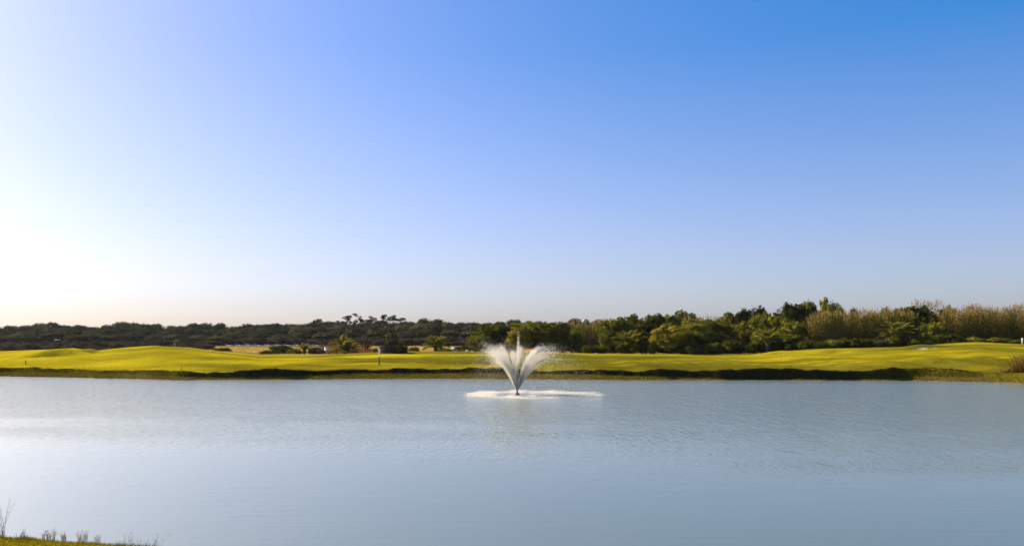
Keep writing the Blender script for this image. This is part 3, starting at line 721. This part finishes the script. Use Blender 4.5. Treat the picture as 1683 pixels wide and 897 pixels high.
for (px, D, rad, h, n_, lab) in [(1679, 71.3, 0.8, 2.1, 420, 'golden-tan dry reed clump standing at the water edge of the far bank'),
                             (1700, 70.5, 1.1, 2.5, 520, 'tall dry reed clump beside the golden-tan clump at the water edge'),
                             (1655, 71.8, 0.5, 0.9, 160, 'short straw-coloured tuft beside the golden-tan reed clump')]:
    x = PX(px, D); reed_clump('reed_clump', x, max(D, float(far_shore(x)) + 0.3), max(gz(x, max(D, float(far_shore(x)) + 0.3)), 0.02), rad, h, n_, int(px), lab)

# ------------------------------------------------------------------ stone planter on the green
D = 121.0; x = PX(646, D); z0 = gz(x, D) - 0.05
pl = empty('stone_planter', (x, D, z0)); tag(pl, 'low round dry-stone planter on the green with a pale sunlit side', 'planter')
mb = MB(); mb.lathe([(2.05, -0.2), (2.05, 0.95), (1.7, 0.95), (1.7, 0.6), (0.0, 0.6)], 28); link('wall_core', mb.mesh('wall_core', M['stone']), pl)
st_me = []
for s in range(4):
    g_ = np.random.default_rng(900 + s); v = ICO_V * np.array((0.30, 0.17, 0.115)) * g_.uniform(0.85, 1.12, (12, 1)); v = np.sign(v) * np.abs(v) ** 0.8 * np.array((0.30, 0.17, 0.115)) ** 0.2
    st_me.append(mesh_np('stone', v, ICO_F, M['stone']))
sunlit_me = mesh_np('stone', ICO_V * np.array((0.30, 0.17, 0.115)), ICO_F, M['palestone'])
for row in range(5):
    nn_ = 26
    for k in range(nn_):
        an = 2 * math.pi * (k + 0.5 * (row % 2) + rr.uniform(-.1, .1)) / nn_
        link('stone', (sunlit_me if math.cos(an) < -0.75 and rr.random() < 0.8 else st_me[rr.randrange(4)]), pl, (2.08 * math.cos(an), 2.08 * math.sin(an), 0.08 + row * 0.205), (rr.uniform(-.1, .1), rr.uniform(-.1, .1), an + math.pi / 2), (rr.uniform(.85, 1.1),) * 3)  # pale stones on the left put sunlight into the wall's colour
cap = MB()
cap.lathe([(1.66, 1.0), (2.26, 1.0), (2.24, 1.10), (1.68, 1.10), (1.66, 1.0)], 28); link('coping', cap.mesh('coping', M['stone']), pl)
for (dx, dy, s, hz, kd, lab) in [(0.9, -0.3, 1.2, 0.62, 'dark', 'dense dark round bush growing in the stone planter'), (1.5, -2.3, 0.85, 0.78, 'dark', 'dense dark bush growing against the outside of the stone planter'), (-0.3, 0.4, 0.9, 1.15, 'scrub', 'thin tall twiggy bush growing in the stone planter'), (-1.2, -0.2, 0.7, 0.6, 'scrub', 'low grey bush at the sunlit end of the stone planter')]:
    plant('shrub', lab, 'shrub', None, x + dx, D + dy, z0 + (0.6 if dy > -2 else 0.05), (shrub_v[kd][0], stem_v[0]), rr.uniform(0, 6), (s, s, hz), 'stem')

# ------------------------------------------------------------------ small things on the green and in the field
def post(px, D, h, r, label, mat='wood', cap_=False):
    x = PX(px, D); z = gz(x, D); rt = empty('marker_post', (x, D, z)); tag(rt, label, 'post')
    mb = MB(); mb.tube([(0, 0, -0.2), (0.005, 0, h * 0.5), (0, 0, h)], [r, r, r * 0.95], 8); link('shaft', mb.mesh('shaft', M[mat]), rt)
    mb = MB(); mb.lathe([(r * 0.5, h - 0.004), (r * 1.25, h + 0.002), (r * 1.2, h + 0.05), (r * 0.3, h + 0.08), (0.001, h + 0.085)], 8); link('cap', mb.mesh('cap', M['wood']), rt)
post(623, 88, 0.80, 0.075, 'thick wooden marker post on the green in front of the stone planter')
post(42, 93, 0.50, 0.05, 'short wooden marker post on the bright green near the hollow with the dark lip')
post(298, 80.5, 0.42, 0.03, 'thin low stake at the edge of the bank below the tall mound')
post(409, 250, 2.6, 0.10, 'thin grey pole standing in the field before the pines')

# white cabinet
x = PX(536, 150); z = gz(x, 150); rt = empty('utility_cabinet', (x, 150, z)); tag(rt, 'small white utility cabinet in the dry field', 'cabinet')
mb = MB(); mb.box((-0.28, -0.2, -0.1), (0.28, 0.2, 1.5)); link('body', mb.mesh('body', M['white']), rt)
mb = MB(); mb.box((-0.34, -0.26, 1.503), (0.34, 0.26, 1.58)); link('roof', mb.mesh('roof', M['white']), rt)
mb = MB(); mb.box((-0.23, -0.215, 0.12), (0.23, -0.203, 1.38)); dr = link('door', mb.mesh('door', M['white']), rt)
mb = MB(); mb.box((0.15, -0.235, 0.7), (0.18, -0.216, 0.85)); link('handle', mb.mesh('handle', M['black']), dr)

# low white boundary wall with piers at the back of the field
x0, x1, Dw = PX(372, 246), PX(548, 246), 246
zw = gz((x0 + x1) / 2, Dw); rt = empty('boundary_wall', ((x0 + x1) / 2, Dw, zw)); tag(rt, 'long low whitewashed wall along the back of the dry field', 'wall')
hw = (x1 - x0) / 2; nseg = 11
for k in range(nseg):
    a_ = -hw + 2 * hw * k / nseg; b_ = -hw + 2 * hw * (k + 1) / nseg
    mb = MB(); mb.box((a_ + 0.16, -0.1, -0.3), (b_ - 0.16, 0.1, 0.34 + 0.05 * (k % 3))); link('panel', mb.mesh('panel', M['white']), rt)
for k in range(nseg + 1):
    a_ = -hw + 2 * hw * k / nseg; mb = MB(); mb.box((a_ - 0.157, -0.16, -0.3), (a_ + 0.157, 0.16, 0.55)); link('pier', mb.mesh('pier', M['white']), rt)

M['dullwhite'] = solid_mat('dull_whitewash', (0.22, 0.22, 0.21), (0.42, 0.41, 0.38), 0.6, 0.9, 0.1)  # whitewash with lowered albedo for wall and board
for c_ in rt.children: c_.data.materials[0] = M['dullwhite']
# white sign board under the pines on the left
x = PX(95, 236); rt = empty('sign_board', (x, 236, gz(x, 236))); tag(rt, 'small white board on posts low in front of the dark pines', 'board')
mb = MB(); mb.box((-0.9, -0.05, 1.6), (0.9, 0.03, 1.92)); link('panel', mb.mesh('panel', M['white']), rt)
for c_ in rt.children: c_.data.materials[0] = M['dullwhite']
for s in (-0.8, 0.8):
    mb = MB(); mb.tube([(s, 0.08, -0.3), (s, 0.08, 1.9)], 0.05, 6); link('post', mb.mesh('post', M['wood']), rt)

# pale stones, sandy patch
def rock(name, px, D, r, label, mat='palestone', flat=0.6, seed=0):
    g_ = np.random.default_rng(seed); x = PX(px, D); z = gz(x, D)
    v = ICO_V.copy(); f = ICO_F
    mid = {}; vl = [tuple(a) for a in v]; nf = []
    def md(a, b):
        k = (min(a, b), max(a, b))
        if k not in mid:
            m_ = np.array(vl[a]) + np.array(vl[b]); m_ /= np.linalg.norm(m_); vl.append(tuple(m_)); mid[k] = len(vl) - 1
        return mid[k]
    for (a, b, c) in f:
        d1, d2, d3 = md(a, b), md(b, c), md(c, a); nf += [(a, d1, d3), (b, d2, d1), (c, d3, d2), (d1, d2, d3)]
    v = np.array(vl) * g_.uniform(0.82, 1.12, (len(vl), 1)) * np.array((r, r * 0.8, r * flat))
    o = link(name, mesh_np(name, v, np.array(nf), M[mat]), None, (x, D, z + r * flat * 0.45)); return tag(o, label, 'rock')
rock('boulder', 768, 137, 0.42, 'larger of two pale boulders beside the olive tree behind the fountain', seed=1)
rock('boulder', 776, 137.5, 0.30, 'smaller of two pale boulders beside the olive tree behind the fountain', seed=2)
rock('boulder', 980, 127.5, 0.22, 'small pale stone on the crest of the green below the cane clump', seed=3)
# sandy hummock
D = 176; x = PX(746, D); g_ = np.random.default_rng(8); nn_ = 24; V = []; Q = []
for i in range(8):
    for k in range(nn_):
        an = 2 * math.pi * k / nn_; r_ = (1 - i / 7) * (1 + 0.15 * math.sin(3 * an + 1)); V.append((2.6 * r_ * math.cos(an), 1.6 * r_ * math.sin(an), 1.5 * math.cos((1 - i / 7) * 1.57) + g_.uniform(-.03, .03) - 0.15))
for i in range(7):
    for k in range(nn_): Q.append((i * nn_ + k, i * nn_ + (k + 1) % nn_, (i + 1) * nn_ + (k + 1) % nn_, (i + 1) * nn_ + k))
o = link('sand_mound', mesh_np('sand_mound', np.array(V), np.array(Q), M['palestone'], None, True), None, (x, D, gz(x, D) + 0.05)); tag(o, 'pale sandy mound in the dry field beside the broad palm', 'mound')
# little white post at the right end of the green
x = PX(1680, 126); z = gz(x, 126); rt = empty('tee_marker', (x, 126, z)); tag(rt, 'slim white post behind the mown mound under the tall cane', 'post')
mb = MB(); mb.tube([(0, 0, -0.1), (0, 0, 0.9)], 0.07, 8); link('shaft', mb.mesh('shaft', M['white']), rt)
mb = MB(); mb.lathe([(0.07, 0.902), (0.1, 0.91), (0.1, 0.98), (0.0, 1.0)], 8); link('cap', mb.mesh('cap', M['white']), rt)
# domed blue roof far beyond the wood
D = 520; x = PX(962, D); rt = empty('water_tower', (x, D, gz(x, D))); tag(rt, 'pale blue domed tower top just showing above the far wood', 'tower')
ht = PZ(524, D) - gz(x, D)
mb = MB(); mb.lathe([(1.6, -0.5), (1.4, ht - 3.0), (2.3, ht - 2.2), (2.3, ht - 1.7)], 20); link('shaft', mb.mesh('shaft', M['blue'], True), rt)
mb = MB(); mb.lathe([(2.4, ht - 1.695), (2.2, ht - 0.9), (1.4, ht - 0.3), (0.01, ht)], 20); link('dome', mb.mesh('dome', M['blue'], True), rt)

# ------------------------------------------------------------------ fountain
FD = HC * F / (648.5 - YH); FX = PX(850, FD); PPM = F / FD
fo = empty('fountain', (FX, FD, 0)); tag(fo, 'floating fountain throwing a fan of white water jets over the lake', 'fountain')
mb = MB(); mb.lathe([(0.0, -0.15), (0.15, -0.15), (0.18, -0.02), (0.17, 0.06), (0.11, 0.10), (0.0, 0.11)], 20); link('float', mb.mesh('float', M['black'], True), fo)
mb = MB(); mb.lathe([(0.06, 0.09), (0.05, 0.14), (0.08, 0.16), (0.08, 0.20), (0.03, 0.21), (0.03, 0.18), (0.0, 0.18)], 14); link('nozzle', mb.mesh('nozzle', M['black'], True), fo)

def drops(P, Vd, s, streak):
    """elongated four-sided drops along Vd"""
    n = len(P); d = Vd / np.linalg.norm(Vd, axis=1)[:, None]
    r = rng.normal(0, 1, (n, 3)); a = np.cross(d, r); a /= np.linalg.norm(a, axis=1)[:, None]; b = np.cross(d, a)
    s = s[:, None]; L = s * streak[:, None]
    v = np.stack([P + d * L, P + a * s - d * L * .2, P - a * s * .5 + b * s * .87 - d * L * .2, P - a * s * .5 - b * s * .87 - d * L * .2], 1).reshape(-1, 3)
    i = np.arange(n)[:, None] * 4
    f = np.concatenate([i + np.array([[0, 1, 2]]), i + np.array([[0, 2, 3]]), i + np.array([[0, 3, 1]]), i + np.array([[1, 3, 2]])])
    return v, f

G = 9.81
def jet(az, vh, vz, n, spread, wind=0.0, size=0.013, fade=1.0):
    """water thrown at azimuth az (0 = +X); spread = relative scatter of the launch velocity"""
    T_ = 2 * vz / G
    late = rng.random(n) < 0.13
    t_ = T_ * np.where(late, rng.uniform(0.28, 1.0, n), 0.62 * rng.beta(1.0, 2.5, n)); spread = spread * np.where(late, 1.7, 1.0)
    sub = rng.integers(0, 7, n); oa = rng.normal(0, 1, 7)[sub]; oh = rng.normal(0, 1, 7)[sub]; ov = np.abs(rng.normal(0, 1, 7))[sub]
    az_ = az + spread * (1.5 * oa + 0.5 * rng.normal(0, 1, n)); vh_ = vh * (1 + spread * (oh + 0.35 * rng.normal(0, 1, n))); vz_ = vz * (1 + rng.normal(0, spread * 0.2, n) - 0.09 * ov)
    x = vh_ * np.cos(az_) * t_ + 0.5 * wind * t_ ** 2; y = vh_ * np.sin(az_) * t_; z = 0.2 + vz_ * t_ - 0.5 * G * t_ ** 2
    ok = z > 0.02
    P = np.stack([x, y, z], -1)[ok]; V_ = np.stack([vh_ * np.cos(az_) + wind * t_, vh_ * np.sin(az_), vz_ - G * t_], -1)[ok]
    k = ok.sum(); u = (t_ / T_)[ok]
    P += rng.normal(0, 1, (k, 3)) * (0.01 + 0.10 * u[:, None])
    P[:, 2] = np.maximum(P[:, 2], 0.02)
    s = size * rng.uniform(0.5, 1.3, k) * np.where(late[ok], 0.85, 1.0)
    return drops(P, V_, s, np.where(u < 0.5, 5.0, 2.2) * rng.uniform(0.6, 1.3, k))
wind = 0.8
jets = [(3.05, 2.9, 8.0), (2.45, 3.0, 8.3), (1.75, 2.8, 8.1), (1.0, 2.8, 8.2), (0.30, 3.3, 7.9), (-0.30, 3.0, 8.4), (-1.05, 2.7, 7.9), (-1.85, 2.7, 8.1), (-2.6, 2.8, 8.5), (2.75, 2.0, 8.4), (-0.05, 1.9, 8.3), (1.5, 1.1, 8.2), (-1.6, 0.9, 8.1)]
jets = [(a_, h_ * 1.03, v_ * 0.94) for (a_, h_, v_) in jets]
for (az, vh, vz) in jets:
    big = abs(az) > 2.2
    v, f = jet(az, vh, vz, 7500 if big else 5000, 0.10 if big else 0.055, wind, 0.0085); o = link('water_jet', mesh_np('water_jet', v, f, M['foam']), fo)
v, f = jet(0.0, 0.10, 8.75, 1800, 0.07, 0.06, 0.008); link('water_jet', mesh_np('water_jet', v, f, M['foam']), fo)
# fine spray drifting off the jets
n = 24000; k = rng.integers(0, len(jets), n); J = np.array(jets)[k]
t_ = rng.uniform(0.25, 1.0, n) * 2 * J[:, 2] / G; az_ = J[:, 0] + rng.normal(0, 0.35, n); vh_ = J[:, 1] * rng.uniform(0.5, 1.15, n)
x = vh_ * np.cos(az_) * t_ + 0.5 * 1.2 * t_ ** 2; y = vh_ * np.sin(az_) * t_; z = 0.3 + J[:, 2] * rng.uniform(0.80, 1.0, n) * t_ - 0.5 * G * t_ ** 2
P = np.stack([x, y, z], -1) + rng.normal(0, 0.16, (n, 3)); P = P[P[:, 2] > 0.03]
v, f = drops(P, np.tile((0.1, 0, -1.0), (len(P), 1)) + rng.normal(0, .2, P.shape), 0.0052 * rng.uniform(0.5, 1.4, len(P)), np.full(len(P), 1.6))
o = link('spray', mesh_np('spray', v, f, M['foam']), fo); o['kind'] = 'stuff'
# churned foam where each jet lands
for (az, vh, vz) in jets[:9]:
    T_ = 2 * vz / G; n = 2300
    u = rng.beta(1.5, 1.3, n); vv = np.clip(rng.standard_t(2.5, n), -5, 5)
    rad = vh * T_ * (0.36 + 0.60 * u); an = az + vv * 0.12 * (0.5 + u) + 0.06 * np.sin(11 * u + az * 5)
    x = rad * np.cos(an) + 0.5 * wind * T_ * T_ * u + rng.standard_t(2.5, n) * 0.10; y = rad * np.sin(an) + rng.standard_t(2.5, n) * 0.14
    z = 0.008 + np.abs(rng.normal(0, 0.06, n)) * np.exp(-vv * vv * 0.5)
    P = np.stack([x, y, z], -1)
    v, f = drops(P, rng.normal(0, 1, (n, 3)) * np.array((1, 1, 0.35)), rng.uniform(0.006, 0.022, n), rng.uniform(0.8, 1.6, n)); v[:, 2] = np.maximum(v[:, 2], 0.003)
    o = link('foam_patch', mesh_np('foam_patch', v, f, M['foam']), fo); o['kind'] = 'stuff'

# ------------------------------------------------------------------ near bank: turf and dry stems
n = 45000; xs = rng.uniform(-11, -4.8, n); dn = rng.uniform(0.12, 2.2, n) ** 1.0; ysn = near_shore(xs) - dn
cc = np.array((0.25, 0.195, 0.006)) * rng.uniform(0.55, 1.2, (n, 1)); cc[rng.random(n) < 0.10] = (0.10, 0.09, 0.015)
grass_field('near_grass', n, xs, ysn, near_height(xs, dn), 0.055, 0.006, cc, 46, 'bright yellow-green turf of the near bank', 'grass', 0.45)
n = 2500; xs = rng.uniform(-11, -5.5, n); dn = rng.uniform(0.05, 0.5, n); ysn = near_shore(xs) - dn
ok = noise1(xs, 61, 0.35) > 0.1; xs = xs[ok]; ysn = ysn[ok]; dn = dn[ok]; n = len(xs)
grass_field('bank_tufts', n, xs, ysn, near_height(xs, dn), 0.085, 0.008, np.array((0.12, 0.10, 0.015)) * rng.uniform(0.5, 1.3, (n, 1)), 47, 'darker uneven tufts along the lip of the near bank', 'grass', 0.5)

def stems(px, D, n_, h, spread, seed, label, curl=0.2, tuft=True):
    g_ = random.Random(seed); x = PX(px, D); d = float(near_shore(x)) - D; z = float(near_height(np.array([x]), np.array([max(d, 0.0)]))[0]) if d > 0 else -0.03
    rt = empty('dry_weed', (x, D, z)); tag(rt, label, 'weed')
    for k in range(n_):
        a_ = g_.uniform(0, 6.28); r_ = spread * math.sqrt(g_.random()); hh = h * g_.uniform(0.45, 1.1); ln = (g_.gauss(0, curl), g_.gauss(0, curl))
        bx, by = r_ * math.cos(a_), r_ * math.sin(a_)
        mb = MB(); c_ = tuple(np.array((0.27, 0.23, 0.16)) * g_.uniform(0.5, 1.2))
        pts = [(bx + ln[0] * hh * u * u, by + ln[1] * hh * u * u, -0.05 + (hh + .05) * u) for u in (0, 0.35, 0.7, 1.0)]
        mb.tube(pts, [0.0036, 0.0030, 0.0022, 0.0010], 3, c_)
        for j in range(4):
            u = g_.uniform(0.35, 1.0); p_ = Vector((bx + ln[0] * hh * u * u, by + ln[1] * hh * u * u, hh * u)); an = g_.uniform(0, 6.28)
            q_ = p_ + Vector((math.cos(an) * 0.03, math.sin(an) * 0.03, 0.035)); mb.add([tuple(p_), tuple(p_ + Vector((0, 0, 0.008))), tuple(q_)], [(0, 1, 2)], None, c_)
        link('stem', mb.mesh('stem', M['tint'], tint=True), rt)
for i, (px, D, n_, h, sp, lab) in enumerate([
  (84, 12.86, 12, 0.20, 0.06, 'dry weed of thin upright stems, first of the pair on the turf lip'),
  (106, 12.80, 9, 0.19, 0.05, 'dry weed close beside the first upright one on the turf lip'),
  (136, 12.70, 12, 0.18, 0.07, 'low spreading dry weed on the turf lip before the bare gap'),
  (160, 12.62, 5, 0.14, 0.06, 'wispy dry weed at the very end of the turf lip'),
  (214, 12.50, 7, 0.42, 0.10, 'sparse dry stems rising from the water edge beyond the turf'),
  (231, 12.45, 6, 0.38, 0.05, 'short dry stems between the sparse stems and the dark-based tuft'),
  (252, 12.42, 11, 0.46, 0.07, 'dry stems with a dark leafy base at the water edge'),
  (36, 12.96, 4, 0.14, 0.05, 'pair of fine dry stems near the tall curled weed'),
  (71, 12.90, 4, 0.12, 0.04, 'small dark dry sprig at the foot of the upright stems')]):
    D = next(d_ for d_ in np.arange(14.5, 9, -0.02) if float(near_shore(PX(px, d_))) - d_ > (0.33 if px < 200 else 0.06))
    stems(px, D, n_ * 2, h, sp, 70 + i, lab)
stems(4, 12.95, 12, 0.72, 0.05, 90, 'tall curled dry weed at the end of the near bank', 0.3)

# ------------------------------------------------------------------ thin haze in the air over the whole place
m, t, out = newmat('haze_air')
pv = t.nodes.new('ShaderNodeVolumePrincipled'); pv.inputs['Color'].default_value = (0.92, 0.95, 1.0, 1); pv.inputs['Density'].default_value = 0.00004; pv.inputs['Anisotropy'].default_value = 0.3
t.links.new(pv.outputs[0], out.inputs['Volume'])
mb = MB(); mb.box((-4600, -1600, -3.0), (4600, 9300, 24)); o = link('haze', mb.mesh('haze', m)); tag(o, 'thin pale haze in the air over the lake and wood', 'haze', None, 'stuff')
